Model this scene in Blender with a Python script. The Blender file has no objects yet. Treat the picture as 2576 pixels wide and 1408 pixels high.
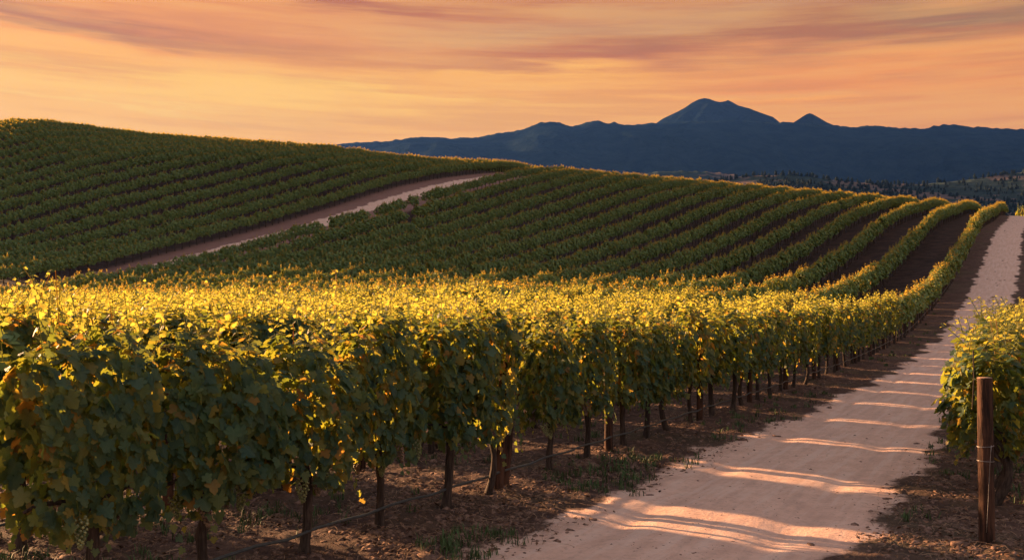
import bpy, math, random
import numpy as np
from math import radians as R
from mathutils import Vector, Matrix

scene = bpy.context.scene
COL = scene.collection
# ------------------------------------------------------------------ camera
CAMH = 2.15
F = 2505.0            # focal length in photo-view pixels (2576 wide)
cam_d = bpy.data.cameras.new("camera")
cam_d.lens = 35.0
cam_d.sensor_width = 36.0
cam_d.shift_y = 64.0 / 2576.0
cam_d.clip_start = 0.1
cam_d.clip_end = 60000
cam = bpy.data.objects.new("camera", cam_d)
cam.location = (0, 0, CAMH)
cam.rotation_euler = (R(90), 0, 0)
COL.objects.link(cam)
scene.camera = cam
# ------------------------------------------------------------------ light
SUN_AZ, SUN_EL = -51.0, 10.0          # degrees from +Y (clockwise positive), elevation
scene.view_settings.view_transform = 'Standard'
scene.view_settings.look = 'None'
EXPO = 2.18                          # exposed for the shaded land under a low sun
scene.view_settings.exposure = EXPO
scene.view_settings.gamma = 1.0
scene.render.film_transparent = False
sd = bpy.data.lights.new("sun", 'SUN')
sd.energy = 5.0
sd.angle = R(0.8)
sd.color = (1.0, 0.56, 0.27)
sun = bpy.data.objects.new("sun", sd)
sdir = Vector((math.sin(R(SUN_AZ)) * math.cos(R(SUN_EL)), math.cos(R(SUN_AZ)) * math.cos(R(SUN_EL)), math.sin(R(SUN_EL))))
sun.rotation_euler = sdir.to_track_quat('Z', 'Y').to_euler()
sun.location = sdir * 300
COL.objects.link(sun)
try:
    scene.cycles.max_bounces = 5
    scene.cycles.diffuse_bounces = 3
    scene.cycles.transmission_bounces = 3
    scene.cycles.volume_bounces = 0
    scene.cycles.sample_clamp_indirect = 4
    scene.cycles.use_fast_gi = False
except Exception:
    pass


class NT:
    """small helper for building node graphs"""
    def __init__(s, tree):
        s.t = tree
        s.n = tree.nodes
        s.l = tree.links

    def new(s, typ, **kw):
        n = s.n.new(typ)
        for k, v in kw.items():
            setattr(n, k, v)
        return n

    def put(s, sock, v):
        if hasattr(v, 'is_linked') or isinstance(v, bpy.types.NodeSocket):
            s.l.new(v, sock)
        elif v is not None:
            if isinstance(v, (tuple, list)) and sock.type == 'RGBA' and len(v) == 3:
                v = (*v, 1)
            sock.default_value = v

    def math(s, op, a, b=None, c=None, clamp=False):
        n = s.new('ShaderNodeMath', operation=op, use_clamp=clamp)
        s.put(n.inputs[0], a)
        if b is not None: s.put(n.inputs[1], b)
        if c is not None: s.put(n.inputs[2], c)
        return n.outputs[0]

    def mix(s, f, a, b, blend='MIX'):
        n = s.new('ShaderNodeMix', data_type='RGBA', blend_type=blend)
        n.clamp_factor = True
        s.put(n.inputs[0], f); s.put(n.inputs[6], a); s.put(n.inputs[7], b)
        return n.outputs[2]

    def sstep(s, v, lo, hi, o0=0.0, o1=1.0):
        n = s.new('ShaderNodeMapRange', interpolation_type='SMOOTHSTEP')
        s.put(n.inputs[0], v)
        n.inputs[1].default_value = lo; n.inputs[2].default_value = hi
        n.inputs[3].default_value = o0; n.inputs[4].default_value = o1
        return n.outputs[0]

    def noise(s, vec, scale, detail=4.0, rough=0.55, dist=0.0, dims='3D'):
        n = s.new('ShaderNodeTexNoise', noise_dimensions=dims)
        if vec is not None: s.put(n.inputs['Vector'], vec)
        n.inputs['Scale'].default_value = scale
        n.inputs['Detail'].default_value = detail
        n.inputs['Roughness'].default_value = rough
        n.inputs['Distortion'].default_value = dist
        return n.outputs[0]

    def comb(s, x, y, z):
        n = s.new('ShaderNodeCombineXYZ')
        s.put(n.inputs[0], x); s.put(n.inputs[1], y); s.put(n.inputs[2], z)
        return n.outputs[0]

    def ramp(s, f, stops):
        n = s.new('ShaderNodeValToRGB')
        cr = n.color_ramp
        while len(cr.elements) < len(stops): cr.elements.new(0.5)
        for e, (p, c) in zip(cr.elements, stops):
            e.position = p; e.color = (*c, 1)
        s.put(n.inputs[0], f)
        return n.outputs[0]


def srgb(r, g, b):
    f = lambda c: ((c / 255) / 12.92 if c / 255 <= .04045 else ((c / 255 + .055) / 1.055) ** 2.4)
    return (f(r), f(g), f(b))


# ------------------------------------------------------------------ world
world = bpy.data.worlds.new("World")
scene.world = world
world.use_nodes = True
w = NT(world.node_tree)
for n in list(w.n): w.n.remove(n)
tc = w.new('ShaderNodeTexCoord')
sep = w.new('ShaderNodeSeparateXYZ'); w.l.new(tc.outputs['Generated'], sep.inputs[0])
dx, dy, dz = sep.outputs
el = w.math('ARCSINE', dz)
az = w.math('ARCTAN2', dx, dy)
sky = w.new('ShaderNodeTexSky', sky_type='NISHITA', sun_disc=False)
sky.sun_elevation = R(SUN_EL); sky.sun_rotation = R(SUN_AZ)
sky.air_density = 1.3; sky.dust_density = 2.0; sky.ozone_density = 2.5
nish = w.mix(1.0, sky.outputs[0], (0.028, 0.028, 0.028), 'MULTIPLY')
# the lit evening cloud deck: warm low, mauve above, brighter towards the sun
wob = w.noise(w.comb(w.math('MULTIPLY', az, 1.5), 0.0, w.math('MULTIPLY', el, 7.0)), 1.8, 4, .55)
strk = w.noise(w.comb(w.math('MULTIPLY', az, 2.2), 5.0, w.math('MULTIPLY', w.math('ADD', el, w.math('MULTIPLY', az, .03)), 34.0)), 1.6, 6, .6)
elw = w.math('ADD', w.math('ADD', el, w.math('MULTIPLY', w.math('SUBTRACT', wob, .5), .085)), w.math('MULTIPLY', w.math('SUBTRACT', strk, .5), .070))
azw = w.math('ADD', az, w.math('MULTIPLY', w.math('SUBTRACT', wob, .5), .5))
left = w.ramp(elw, [(0.0, srgb(244, 168, 92)), (.13, srgb(255, 186, 100)), (.175, srgb(255, 192, 100)), (.215, srgb(255, 188, 98)),
                    (.245, srgb(248, 168, 86)), (.285, srgb(232, 146, 84)), (.33, srgb(200, 124, 92)), (.5, srgb(150, 112, 118))])
right = w.ramp(elw, [(0.0, srgb(226, 160, 116)), (.15, srgb(228, 158, 114)), (.19, srgb(230, 152, 104)),
                     (.23, srgb(222, 142, 100)), (.27, srgb(204, 136, 112)), (.31, srgb(182, 124, 112)), (.5, srgb(120, 104, 124))])
azf = w.sstep(az, -0.50, 0.46)
c2 = w.mix(azf, left, right)


def blob(x, y, hw, hh, tilt, col, amount):
    """a long soft cloud bank centred on a direction, frayed by the same noise"""
    global c2
    a0 = math.atan((x - 1288) / 2505); e0 = math.atan((768 - y) / 2505 * math.cos(a0)); sa = hw / 2505; se = hh / 2505
    da = w.math('SUBTRACT', azw, a0)
    de = w.math('SUBTRACT', w.math('SUBTRACT', elw, e0), w.math('MULTIPLY', da, tilt))
    q = w.math('ADD', w.math('POWER', w.math('ABSOLUTE', w.math('DIVIDE', da, sa)), 2.0), w.math('POWER', w.math('ABSOLUTE', w.math('DIVIDE', de, se)), 2.0))
    m = w.math('MULTIPLY', w.math('EXPONENT', w.math('MULTIPLY', q, -1.0)), amount)
    c2 = w.mix(m, c2, srgb(*col))


blob(1500, 75, 620, 46, .02, (196, 146, 124), .85)
blob(1900, 30, 400, 30, .0, (186, 132, 122), .7)
blob(150, 45, 560, 30, -.06, (168, 94, 66), .95)
blob(-100, 8, 500, 24, -.03, (176, 104, 84), .8)
blob(950, 4, 520, 16, .0, (176, 94, 76), .95)
blob(500, 62, 380, 22, -.02, (224, 140, 92), .7)
blob(120, 92, 330, 12, -.04, (244, 148, 66), .7)
blob(0, 160, 420, 16, -.02, (240, 160, 84), .7)
blob(400, 232, 800, 34, .0, (255, 204, 114), .85)
blob(1330, 192, 480, 20, .0, (255, 190, 100), .8)
blob(1480, 138, 560, 24, .05, (184, 100, 74), .95)
blob(1800, 100, 330, 14, .02, (178, 104, 86), .8)
blob(2200, 70, 520, 34, .0, (160, 98, 86), .85)
blob(2300, 172, 520, 20, -.03, (236, 146, 90), .8)
blob(2520, 14, 300, 26, -.03, (140, 104, 106), .85)
blob(1000, 300, 700, 26, .01, (238, 176, 112), .6)
blob(2150, 222, 160, 8, -.02, (248, 164, 90), .7)
blob(150, 262, 500, 6, .0, (255, 214, 130), .6)
blob(900, 250, 500, 5, -.01, (255, 206, 122), .5)
blob(700, 215, 420, 6, -.01, (240, 176, 112), .6)
blob(1750, 232, 380, 6, -.01, (255, 180, 98), .5)
fs = w.noise(w.comb(w.math('MULTIPLY', az, 3.0), 9.0, w.math('MULTIPLY', w.math('ADD', el, w.math('MULTIPLY', az, .02)), 60.0)), 1.4, 5, .65)
c2 = w.mix(w.sstep(fs, .35, .65, .0, .26), c2, (1.0, .62, .26))
c2 = w.mix(w.sstep(fs, .52, .34, .0, .24), c2, (.60, .27, .14))
c2 = w.mix(1.0, c2, (1.15, 1.03, .53), 'MULTIPLY')
# above the deck and behind: clear sky plus a tint added as fill light
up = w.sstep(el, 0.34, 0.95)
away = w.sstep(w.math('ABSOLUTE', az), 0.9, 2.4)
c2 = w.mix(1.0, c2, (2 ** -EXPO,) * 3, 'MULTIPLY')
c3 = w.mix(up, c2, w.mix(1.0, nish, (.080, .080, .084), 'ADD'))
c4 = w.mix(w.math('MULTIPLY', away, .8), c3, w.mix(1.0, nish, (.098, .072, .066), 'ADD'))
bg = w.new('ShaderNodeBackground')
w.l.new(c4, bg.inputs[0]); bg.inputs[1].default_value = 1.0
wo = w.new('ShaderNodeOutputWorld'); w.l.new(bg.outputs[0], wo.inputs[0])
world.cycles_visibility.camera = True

# ------------------------------------------------------------------ helpers
rs = np.random.RandomState(7)
UZ = np.array([0, 0, 1.0])
RAZ = R(27.9)                          # azimuth of the vine rows
UX, UY = math.sin(RAZ), math.cos(RAZ)  # along the rows
VX, VY = -math.cos(RAZ), math.sin(RAZ) # across, to the left


def uv2xy(u, v): return u * UX + v * VX, u * UY + v * VY
def xy2uv(x, y): return x * UX + y * UY, x * VX + y * VY


def mesh_np(name, V, tris=None, quads=None, mat=None, smooth=False):
    me = bpy.data.meshes.new(name)
    V = np.asarray(V, dtype=np.float32)
    loops = []; starts = []; tot = []; pos = 0
    if tris is not None and len(tris):
        tris = np.asarray(tris, dtype=np.int32); loops.append(tris.ravel())
        starts.append(np.arange(len(tris)) * 3); tot.append(np.full(len(tris), 3)); pos = len(tris) * 3
    if quads is not None and len(quads):
        quads = np.asarray(quads, dtype=np.int32); loops.append(quads.ravel())
        starts.append(pos + np.arange(len(quads)) * 4); tot.append(np.full(len(quads), 4))
    loops = np.concatenate(loops).astype(np.int32); starts = np.concatenate(starts).astype(np.int32)
    me.vertices.add(len(V)); me.vertices.foreach_set('co', V.ravel())
    me.loops.add(len(loops)); me.loops.foreach_set('vertex_index', loops)
    me.polygons.add(len(starts)); me.polygons.foreach_set('loop_start', starts)
    try: me.polygons.foreach_set('loop_total', np.concatenate(tot).astype(np.int32))
    except Exception: pass
    if smooth: me.polygons.foreach_set('use_smooth', np.ones(len(starts), dtype=bool))
    me.update(calc_edges=True); me.validate()
    if mat: me.materials.append(mat)
    return me


def obj(name, me, parent=None, loc=(0, 0, 0)):
    o = bpy.data.objects.new(name, me)
    o.location = loc
    COL.objects.link(o)
    if parent: o.parent = parent
    return o


def tag(o, label=None, cat=None, group=None, kind=None):
    if label: o['label'] = label
    if cat: o['category'] = cat
    if group: o['group'] = group
    if kind: o['kind'] = kind
    return o


def tube(P, rad, sides=8, rnd=None, jitter=0.0, cap=True):
    """tapered tube along points P with radii rad -> (verts, quads, tris)"""
    P = np.asarray(P, float); n = len(P); rad = np.broadcast_to(np.asarray(rad, float), (n,))
    T = np.gradient(P, axis=0); T /= np.linalg.norm(T, axis=1)[:, None] + 1e-9
    ref = np.array([0, 0, 1.0]) if abs(T[:, 2]).mean() < .8 else np.array([1.0, 0, 0])
    A = np.cross(T, ref); A /= np.linalg.norm(A, axis=1)[:, None] + 1e-9
    B = np.cross(T, A)
    th = np.linspace(0, 2 * np.pi, sides, endpoint=False)
    r = rad[:, None] * np.ones(sides)[None]
    if rnd is not None and jitter: r = r * (1 + rnd.uniform(-jitter, jitter, r.shape) + (rnd.uniform(-jitter, jitter, (1, sides))))
    V = P[:, None, :] + r[..., None] * (np.cos(th)[None, :, None] * A[:, None, :] + np.sin(th)[None, :, None] * B[:, None, :])
    V = V.reshape(-1, 3)
    i = np.arange(n - 1)[:, None] * sides; j = np.arange(sides)[None]; j2 = (j + 1) % sides
    Q = np.stack([i + j, i + j2, i + sides + j2, i + sides + j], -1).reshape(-1, 4)
    Tq = np.zeros((0, 3), int)
    if cap:
        V = np.vstack([V, P[0], P[-1]])
        a = len(V) - 2
        Tq = np.concatenate([np.stack([np.full(sides, a), (np.arange(sides) + 1) % sides, np.arange(sides)], -1),
                             np.stack([np.full(sides, a + 1), (n - 1) * sides + np.arange(sides), (n - 1) * sides + (np.arange(sides) + 1) % sides], -1)])
    return V, Q, Tq


class Geo:
    def __init__(s): s.V = []; s.Q = []; s.T = []; s.n = 0
    def add(s, V, Q=None, T=None):
        s.V.append(np.asarray(V, float))
        if Q is not None and len(Q): s.Q.append(np.asarray(Q) + s.n)
        if T is not None and len(T): s.T.append(np.asarray(T) + s.n)
        s.n += len(V)
        return s
    def mesh(s, name, mat=None, smooth=False):
        return mesh_np(name, np.vstack(s.V), np.vstack(s.T) if s.T else None, np.vstack(s.Q) if s.Q else None, mat, smooth)


def vnoise(x, y, seed=0):
    """2-D value noise in [0,1]"""
    xi = np.floor(x).astype(np.int64); yi = np.floor(y).astype(np.int64)
    xf = x - xi; yf = y - yi
    def h(a, b):
        n = (a * 374761393 + b * 668265263 + seed * 1274126177) & 0xffffffff
        n = ((n ^ (n >> 13)) * 1274126177) & 0xffffffff
        return ((n ^ (n >> 16)) & 0xffff) / 65535.0
    u = xf * xf * (3 - 2 * xf); v = yf * yf * (3 - 2 * yf)
    return (h(xi, yi) * (1 - u) + h(xi + 1, yi) * u) * (1 - v) + (h(xi, yi + 1) * (1 - u) + h(xi + 1, yi + 1) * u) * v


def fbm(x, y, octv=4, seed=0, gain=.5):
    s = 0; a = 1; t = 0
    for k in range(octv):
        s = s + a * vnoise(x * 2 ** k + 17.3 * k, y * 2 ** k - 9.1 * k, seed + k); t += a; a *= gain
    return s / t


def sm(x, a, b):
    t = np.clip((np.asarray(x, float) - a) / (b - a), 0, 1)
    return t * t * (3 - 2 * t)


# ------------------------------------------------------------------ terrain
# terrain heights: (x, y, z) in metres, camera at the origin of x, y
CP = [(0, 0, 0), (-30, -30, 0), (30, -30, 0), (0, -60, -1), (60, 0, -.3), (-60, 0, .3), (-90, -60, 0), (90, -60, -1),
      (5, 8, 0), (-8, 8, 0), (-4, 5, 0), (-3, 15, 0), (4, 15, 0), (10, 22, 0), (16, 28, 0.0), (-15, 18, 0), (-25, 25, .2), (0, 25, .1),
      (8, 35, .25), (-12, 35, .3), (-25, 45, .55), (-1, 45, 1.0), (12, 48, .8), (-14, 60, 1.25), (-38, 62, 1.0)]


def cp_top(x, ytop, k, vk=None, H=2.0):
    """height of the ground under a row: the row stands at across-distance vk and its top shows at x, ytop"""
    v = vk if vk is not None else 5.5 + 4.4 * k
    m = (x - 1288) / F
    Y = v / (VY - m * -VX)
    CP.append((m * Y, Y, CAMH - H + (768 - ytop) / F * Y))


for x, y, k in [(1217, 690, 7), (1217, 658, 8), (1217, 625, 9), (1217, 593, 10), (1217, 562, 11), (1217, 533, 12), (1217, 502, 13), (1217, 474, 14), (1217, 443, 15),
                (1872, 720, 2), (1872, 678, 3), (1872, 621, 4), (1872, 567, 5), (1872, 517, 6), (1872, 484, 7), (1872, 464, 8),
                (655, 593, 15), (655, 628, 14), (655, 650, 13), (655, 669, 12), (655, 689, 11),
                (300, 677, 15), (300, 697, 14), (300, 717, 13), (0, 719, 15), (1605, 472, 10), (1507, 472, 11), (1500, 430, 14), (1700, 446, 11),
                (2431, 506, 1), (2351, 499, 2), (2282, 495, 3), (2210, 490, 4), (2135, 484, 5), (2057, 477, 6)]:
    cp_top(x, y, k)
for x, y, j in [(0, 668, 0), (0, 603, 3), (0, 538, 5), (0, 474, 7), (0, 425, 9), (0, 375, 11), (0, 330, 13), (0, 315, 14), (0, 308, 15), (0, 303, 16), (0, 300, 18),
                (655, 533, 0), (644, 504, 1), (644, 474, 2), (644, 444, 3), (644, 410, 4), (644, 383, 5), (644, 364, 7), (644, 357, 8), (644, 353, 9), (644, 351, 10.5), (845, 365, 5.8),
                (300, 618, 0), (300, 345, 11), (300, 325, 13), (990, 437, 0), (1000, 400, 2), (1000, 392, 3), (1000, 388, 4), (1288, 405, 0)]:
    cp_top(x, y, 0, 82 + 4.4 * j)
for x, ybase in [(2461, 588), (2416, 678), (2379, 739), (2339, 787), (2294, 838)]:
    m = (x - 1288) / F; Y = 5.4 / (VY - m * -VX); CP.append((m * Y, Y, CAMH + (768 - ybase) / F * Y))
CP += [(68.5, 141, 14.2), (95, 190, 18.8), (101, 202, 19.0), (60, 190, 20), (30, 195, 23), (0, 195, 27), (-40, 190, 30), (-85, 182, 31.5), (-96, 200, 30),
       (-60, 60, 2.0), (-72, 100, 6.0), (-88, 126, 12.0), (-100, 145, 16.5), (-112, 172, 19.5), (-78, 88, 4), (-108, 122, 8), (-132, 155, 11),  # these two lines: unseen left slope shaped to let the low sun past
       (-62, 46, 1.2), (-100, 80, 3.5), (-150, 118, 6), (-180, 150, 6), (-120, 40, 1), (-190, 60, 2),
       (50, 40, .3), (75, 62, 1.5), (95, 95, 6.5), (130, 135, 12), (150, 60, 1), (165, 120, 8), (112, 200, 18.5)]
CP = np.array(CP)
_P = CP[:, :2] / 100.0


def _U(r2): return np.where(r2 > 1e-12, r2 * np.log(r2 + 1e-12) * .5, 0.0)


_n = len(_P)
_K = _U(((_P[:, None] - _P[None]) ** 2).sum(-1)) + np.eye(_n) * 0.0025
_Pm = np.hstack([np.ones((_n, 1)), _P])
_A = np.zeros((_n + 3, _n + 3)); _A[:_n, :_n] = _K; _A[:_n, _n:] = _Pm; _A[_n:, :_n] = _Pm.T
_W = np.linalg.solve(_A, np.concatenate([CP[:, 2], np.zeros(3)]))


def terrain(x, y):
    x = np.atleast_1d(np.asarray(x, float)); y = np.atleast_1d(np.asarray(y, float))
    shp = x.shape; x = x.ravel(); y = y.ravel()
    r = np.hypot(x, y) + 1e-9
    a = np.arctan2(x, y)
    # the mapped area reaches about 208 m ahead and 80 m behind
    lim = 80 + 130 * sm(np.cos(a), -.2, .6)
    rc = np.minimum(r, lim)
    xc = x / r * rc; yc = y / r * rc
    out = np.zeros(len(x))
    for i in range(0, len(x), 20000):
        q = np.stack([xc[i:i + 20000], yc[i:i + 20000]], 1) / 100
        out[i:i + 20000] = _U(((q[:, None] - _P[None]) ** 2).sum(-1)) @ _W[:_n] + _W[_n] + q @ _W[_n + 1:]
    ex = np.maximum(r - lim, 0)
    out = out - 30 * sm(ex, -20, 230) + 30 * sm(0, -20, 230)
    far = sm(ex, 150, 600)
    out = out * (1 - far) + far * -32.0
    return out.reshape(shp)


def tz(x, y): return float(terrain(x, y)[0])


def shift(u, v):
    """rows close up towards the first row near the camera"""
    return 2.0 * (1 - sm(u, 22, 55))


# ground sheet: polar grid round the camera, finest where it is seen
af = np.concatenate([np.arange(-180, -45, 3.0), np.arange(-45, -31, .5), np.arange(-31, 20, .16), np.arange(20, 31, .11), np.arange(31, 45, .5), np.arange(45, 180.1, 3.0)])
af[-1] = 180.0
rr = np.concatenate([np.geomspace(.6, 4.0, 24), np.geomspace(4.05, 60, 430), np.geomspace(60.5, 240, 300), np.geomspace(245, 16000, 60)])
AA, RR = np.meshgrid(np.radians(af[:-1]), rr)
GX = RR * np.sin(AA); GY = RR * np.cos(AA)
GU, GV = xy2uv(GX, GY)
edge_n = (fbm(GU * 1.3, GV * 1.3, 4, 11) - .5)
inroad1 = sm(GV + edge_n * 1.0, 4.62 - .35 * sm(GU, 15, 30), 4.0 - .2 * sm(GU, 15, 30)) * sm(GV + edge_n * .9, 1.15, 1.7)
inroad2 = sm(GV + edge_n * 1.6, 79.4, 78.5) * sm(GV + edge_n * 1.6, 75.9, 76.7) * sm(GU, -60, -40)
road = np.maximum(inroad1 * sm(RR, 240, 215), inroad2 * sm(RR, 240, 215))
GZ = terrain(GX, GY)
near = 1 - sm(RR, 30, 60)
clod = (fbm(GX * 5, GY * 5, 4, 3, .6) - .5) * .085 + (np.abs(fbm(GX * 11, GY * 11, 2, 5) - .5)) * -.05
rut = -.032 * np.exp(-((GV - 3.65) / .20) ** 2) - .032 * np.exp(-((GV - 2.15) / .22) ** 2)
soft = (fbm(GX * 1.1, GY * 1.1, 3, 9) - .5) * .03 + (fbm(GX * 7, GY * 7, 3, 19) - .5) * .012
rowlift = .05 * np.exp(-((GV - 5.5) / .45) ** 2)
GZ = GZ + near * ((1 - road) * (clod + rowlift) + road * (soft + rut - .015))
nr, na = GX.shape
V = np.stack([GX, GY, GZ], -1).reshape(-1, 3)
V = np.vstack([V, [0, 0, 0]])
I = np.arange(nr - 1)[:, None] * na; J = np.arange(na)[None]; J2 = (J + 1) % na
Q = np.stack([I + J, I + J2, I + na + J2, I + na + J], -1).reshape(-1, 4)
Q = Q[:, ::-1]
qroad = road.ravel()[Q].mean(1) > .5
qr1 = qroad & (GV.ravel()[Q].mean(1) < 30)
qr2 = qroad & ~qr1
cap = np.stack([np.full(na, nr * na), J[0], J2[0]], -1)[:, ::-1]


# ------------------------------------------------------------------ materials
def principled(name):
    m = bpy.data.materials.new(name); m.use_nodes = True
    t = NT(m.node_tree)
    for n in list(t.n): t.n.remove(n)
    b = t.new('ShaderNodeBsdfPrincipled'); o = t.new('ShaderNodeOutputMaterial')
    t.l.new(b.outputs[0], o.inputs[0])
    return m, t, b, o


def bump(t, h, strength, dist, b):
    n = t.new('ShaderNodeBump'); n.inputs['Strength'].default_value = strength; n.inputs['Distance'].default_value = dist
    t.put(n.inputs['Height'], h); t.l.new(n.outputs[0], b.inputs['Normal'])


def soil_material():
    m, t, b, o = principled('soil_and_road')
    g = t.new('ShaderNodeNewGeometry'); P = g.outputs['Position']
    at = t.new('ShaderNodeAttribute', attribute_name='road'); rd = at.outputs['Fac']
    n1 = t.noise(P, .35, 5, .6); n2 = t.noise(P, 3.0, 6, .65); n3 = t.noise(P, 17, 5, .7); n4 = t.noise(P, 60, 3, .7)
    soil = t.mix(t.sstep(n2, .3, .7), (.085, .046, .036), (.17, .10, .075))
    soil = t.mix(t.sstep(n3, .50, .72), soil, (.17, .105, .075))
    soil = t.mix(t.math('MULTIPLY', t.sstep(n3, .50, .34), .7), soil, (.05, .032, .026))
    soil = t.mix(t.math('MULTIPLY', t.sstep(n1, .48, .66), .55), soil, (.10, .088, .048))
    n0 = t.noise(P, .9, 5, .7)
    soil = t.mix(t.math('MULTIPLY', t.sstep(n0, .42, .62), .5), soil, (.05, .03, .025))
    bl = t.new('ShaderNodeAttribute', attribute_name='row_shade').outputs['Fac']
    shade_soil = t.mix(t.sstep(n0, .35, .65), (.020, .012, .010), (.060, .032, .024))  # shade between the far rows, put into the soil colour
    soil = t.mix(bl, soil, shade_soil)
    dus = t.new('ShaderNodeAttribute', attribute_name='dusty').outputs['Fac']
    soil = t.mix(t.math('MULTIPLY', dus, t.sstep(n0, .2, .7, .6, 1.0)), soil, (.27, .145, .115))
    rdc = t.mix(t.sstep(n2, .3, .7), (.62, .385, .285), (.74, .475, .355))
    rdc = t.mix(t.math('MULTIPLY', t.sstep(n3, .50, .66), .45), rdc, (.40, .265, .21))
    rdc = t.mix(t.math('MULTIPLY', t.sstep(n4, .62, .75), .5), rdc, (.22, .15, .12))
    # long streaks left by tyres along the road and by rain across it
    mp = t.new('ShaderNodeMapping'); mp.inputs['Rotation'].default_value = (0, 0, RAZ)
    t.l.new(P, mp.inputs['Vector'])
    sp = t.new('ShaderNodeSeparateXYZ'); t.l.new(mp.outputs[0], sp.inputs[0])
    sv = t.comb(t.math('MULTIPLY', sp.outputs[0], 6.0), t.math('MULTIPLY', sp.outputs[1], .5), 0.0)
    n5 = t.noise(sv, 1.0, 4, .6)
    rdc = t.mix(t.math('MULTIPLY', t.sstep(n5, .48, .62), .5), rdc, (.74, .53, .42))
    rdc = t.mix(t.math('MULTIPLY', t.sstep(n5, .48, .33), .30), rdc, (.44, .30, .235))
    edge = t.sstep(t.math('ADD', rd, t.math('MULTIPLY', t.math('SUBTRACT', n3, .5), .9)), .3, .7)
    t.l.new(t.mix(edge, soil, rdc), b.inputs['Base Color'])
    b.inputs['Roughness'].default_value = .95; b.inputs['Specular IOR Level'].default_value = .15
    h = t.math('ADD', t.math('MULTIPLY', n3, .7), t.math('MULTIPLY', n4, .3))
    h = t.math('MULTIPLY', h, t.math('SUBTRACT', 1.45, rd))
    bump(t, h, .9, .06, b)
    return m


M_soil = soil_material()
rattr = np.append(road.ravel(), 0).astype(np.float32)
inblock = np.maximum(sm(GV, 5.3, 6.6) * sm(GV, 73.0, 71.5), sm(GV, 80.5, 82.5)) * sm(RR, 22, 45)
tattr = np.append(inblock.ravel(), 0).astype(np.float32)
dattr = np.append((sm(GV, 71.5, 73.0) * sm(GV, 83.0, 81.0)).ravel(), 0).astype(np.float32)


def sub_obj(name, quads, tris, kind):
    used = np.unique(np.concatenate([quads.ravel(), tris.ravel() if tris is not None else np.zeros(0, int)]).astype(int))
    mp = np.full(len(V), -1); mp[used] = np.arange(len(used))
    me = mesh_np(name, V[used], mp[tris] if tris is not None else None, mp[quads], M_soil, True)
    for nm, arr in (('road', rattr), ('row_shade', tattr), ('dusty', dattr)):
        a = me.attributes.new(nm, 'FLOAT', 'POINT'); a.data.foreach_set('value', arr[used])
    return tag(obj(name, me), kind=kind)


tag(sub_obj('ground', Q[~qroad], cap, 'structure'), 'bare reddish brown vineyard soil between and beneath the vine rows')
tag(sub_obj('dirt_road', Q[qr1], None, 'structure'), 'pale sandy dirt road running uphill beside the front row of vines')
tag(sub_obj('dirt_track', Q[qr2], None, 'structure'), 'narrow pale dirt track crossing the hill between the two vine blocks')


def leaf_material(name, tip=False, gold=False, far=False):
    m, t, b, o = principled(name)
    g = t.new('ShaderNodeNewGeometry')
    oi = t.new('ShaderNodeObjectInfo')
    r = g.outputs['Random Per Island']
    r2 = t.math('FRACT', t.math('ADD', t.math('MULTIPLY', r, 7.31), oi.outputs['Random']))
    n = t.noise(g.outputs['Position'], 9.0, 3, .6)
    c = t.ramp(r2, [(0, (.017, .058, .042)), (.45, (.030, .084, .052)), (.72, (.046, .100, .046)), (.90, (.075, .115, .030)), (.965, (.14, .14, .03)), (1.0, (.20, .11, .03))])
    c = t.mix(t.math('MULTIPLY', t.sstep(n, .45, .7), .35), c, (.075, .095, .035))
    # pale veins: a midrib and side veins in each leaf's own coordinates
    at = t.new('ShaderNodeAttribute', attribute_name='leafco'); sp = t.new('ShaderNodeSeparateXYZ'); t.l.new(at.outputs['Vector'], sp.inputs[0])
    ax = t.math('ABSOLUTE', sp.outputs[0])
    mid = t.sstep(ax, .045, .012)
    sv = t.math('FRACT', t.math('MULTIPLY', t.math('SUBTRACT', sp.outputs[1], t.math('MULTIPLY', ax, .75)), 3.6))
    sv = t.sstep(t.math('ABSOLUTE', t.math('SUBTRACT', sv, .5)), .09, .02)
    vein = t.math('MAXIMUM', mid, t.math('MULTIPLY', sv, .6))
    if not tip: c = t.mix(t.math('MULTIPLY', vein, .35), c, (.13, .17, .08))
    if tip: c = t.mix(.7, c, (.17, .15, .03) if gold else (.12, .10, .035))  # sunlit gold and orange put into the shoot-tip leaf colour
    t.l.new(c, b.inputs['Base Color'])
    b.inputs['Roughness'].default_value = .6; b.inputs['Specular IOR Level'].default_value = .3
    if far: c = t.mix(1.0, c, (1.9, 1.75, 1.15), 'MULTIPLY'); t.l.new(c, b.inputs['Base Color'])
    tr = t.new('ShaderNodeBsdfTranslucent')
    tc_ = t.ramp(r2, [(0, (.26, .32, .035)), (.6, (.50, .50, .045)), (.86, (.80, .62, .06)), (1.0, (.85, .36, .05))])
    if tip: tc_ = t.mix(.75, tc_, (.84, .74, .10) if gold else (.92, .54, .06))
    t.l.new(tc_, tr.inputs[0])
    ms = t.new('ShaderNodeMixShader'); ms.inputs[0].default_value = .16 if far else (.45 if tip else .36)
    t.l.new(b.outputs[0], ms.inputs[1]); t.l.new(tr.outputs[0], ms.inputs[2]); t.l.new(ms.outputs[0], o.inputs[0])
    bump(t, t.noise(g.outputs['Position'], 70, 2, .5), .35, .01, b)
    return m


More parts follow.
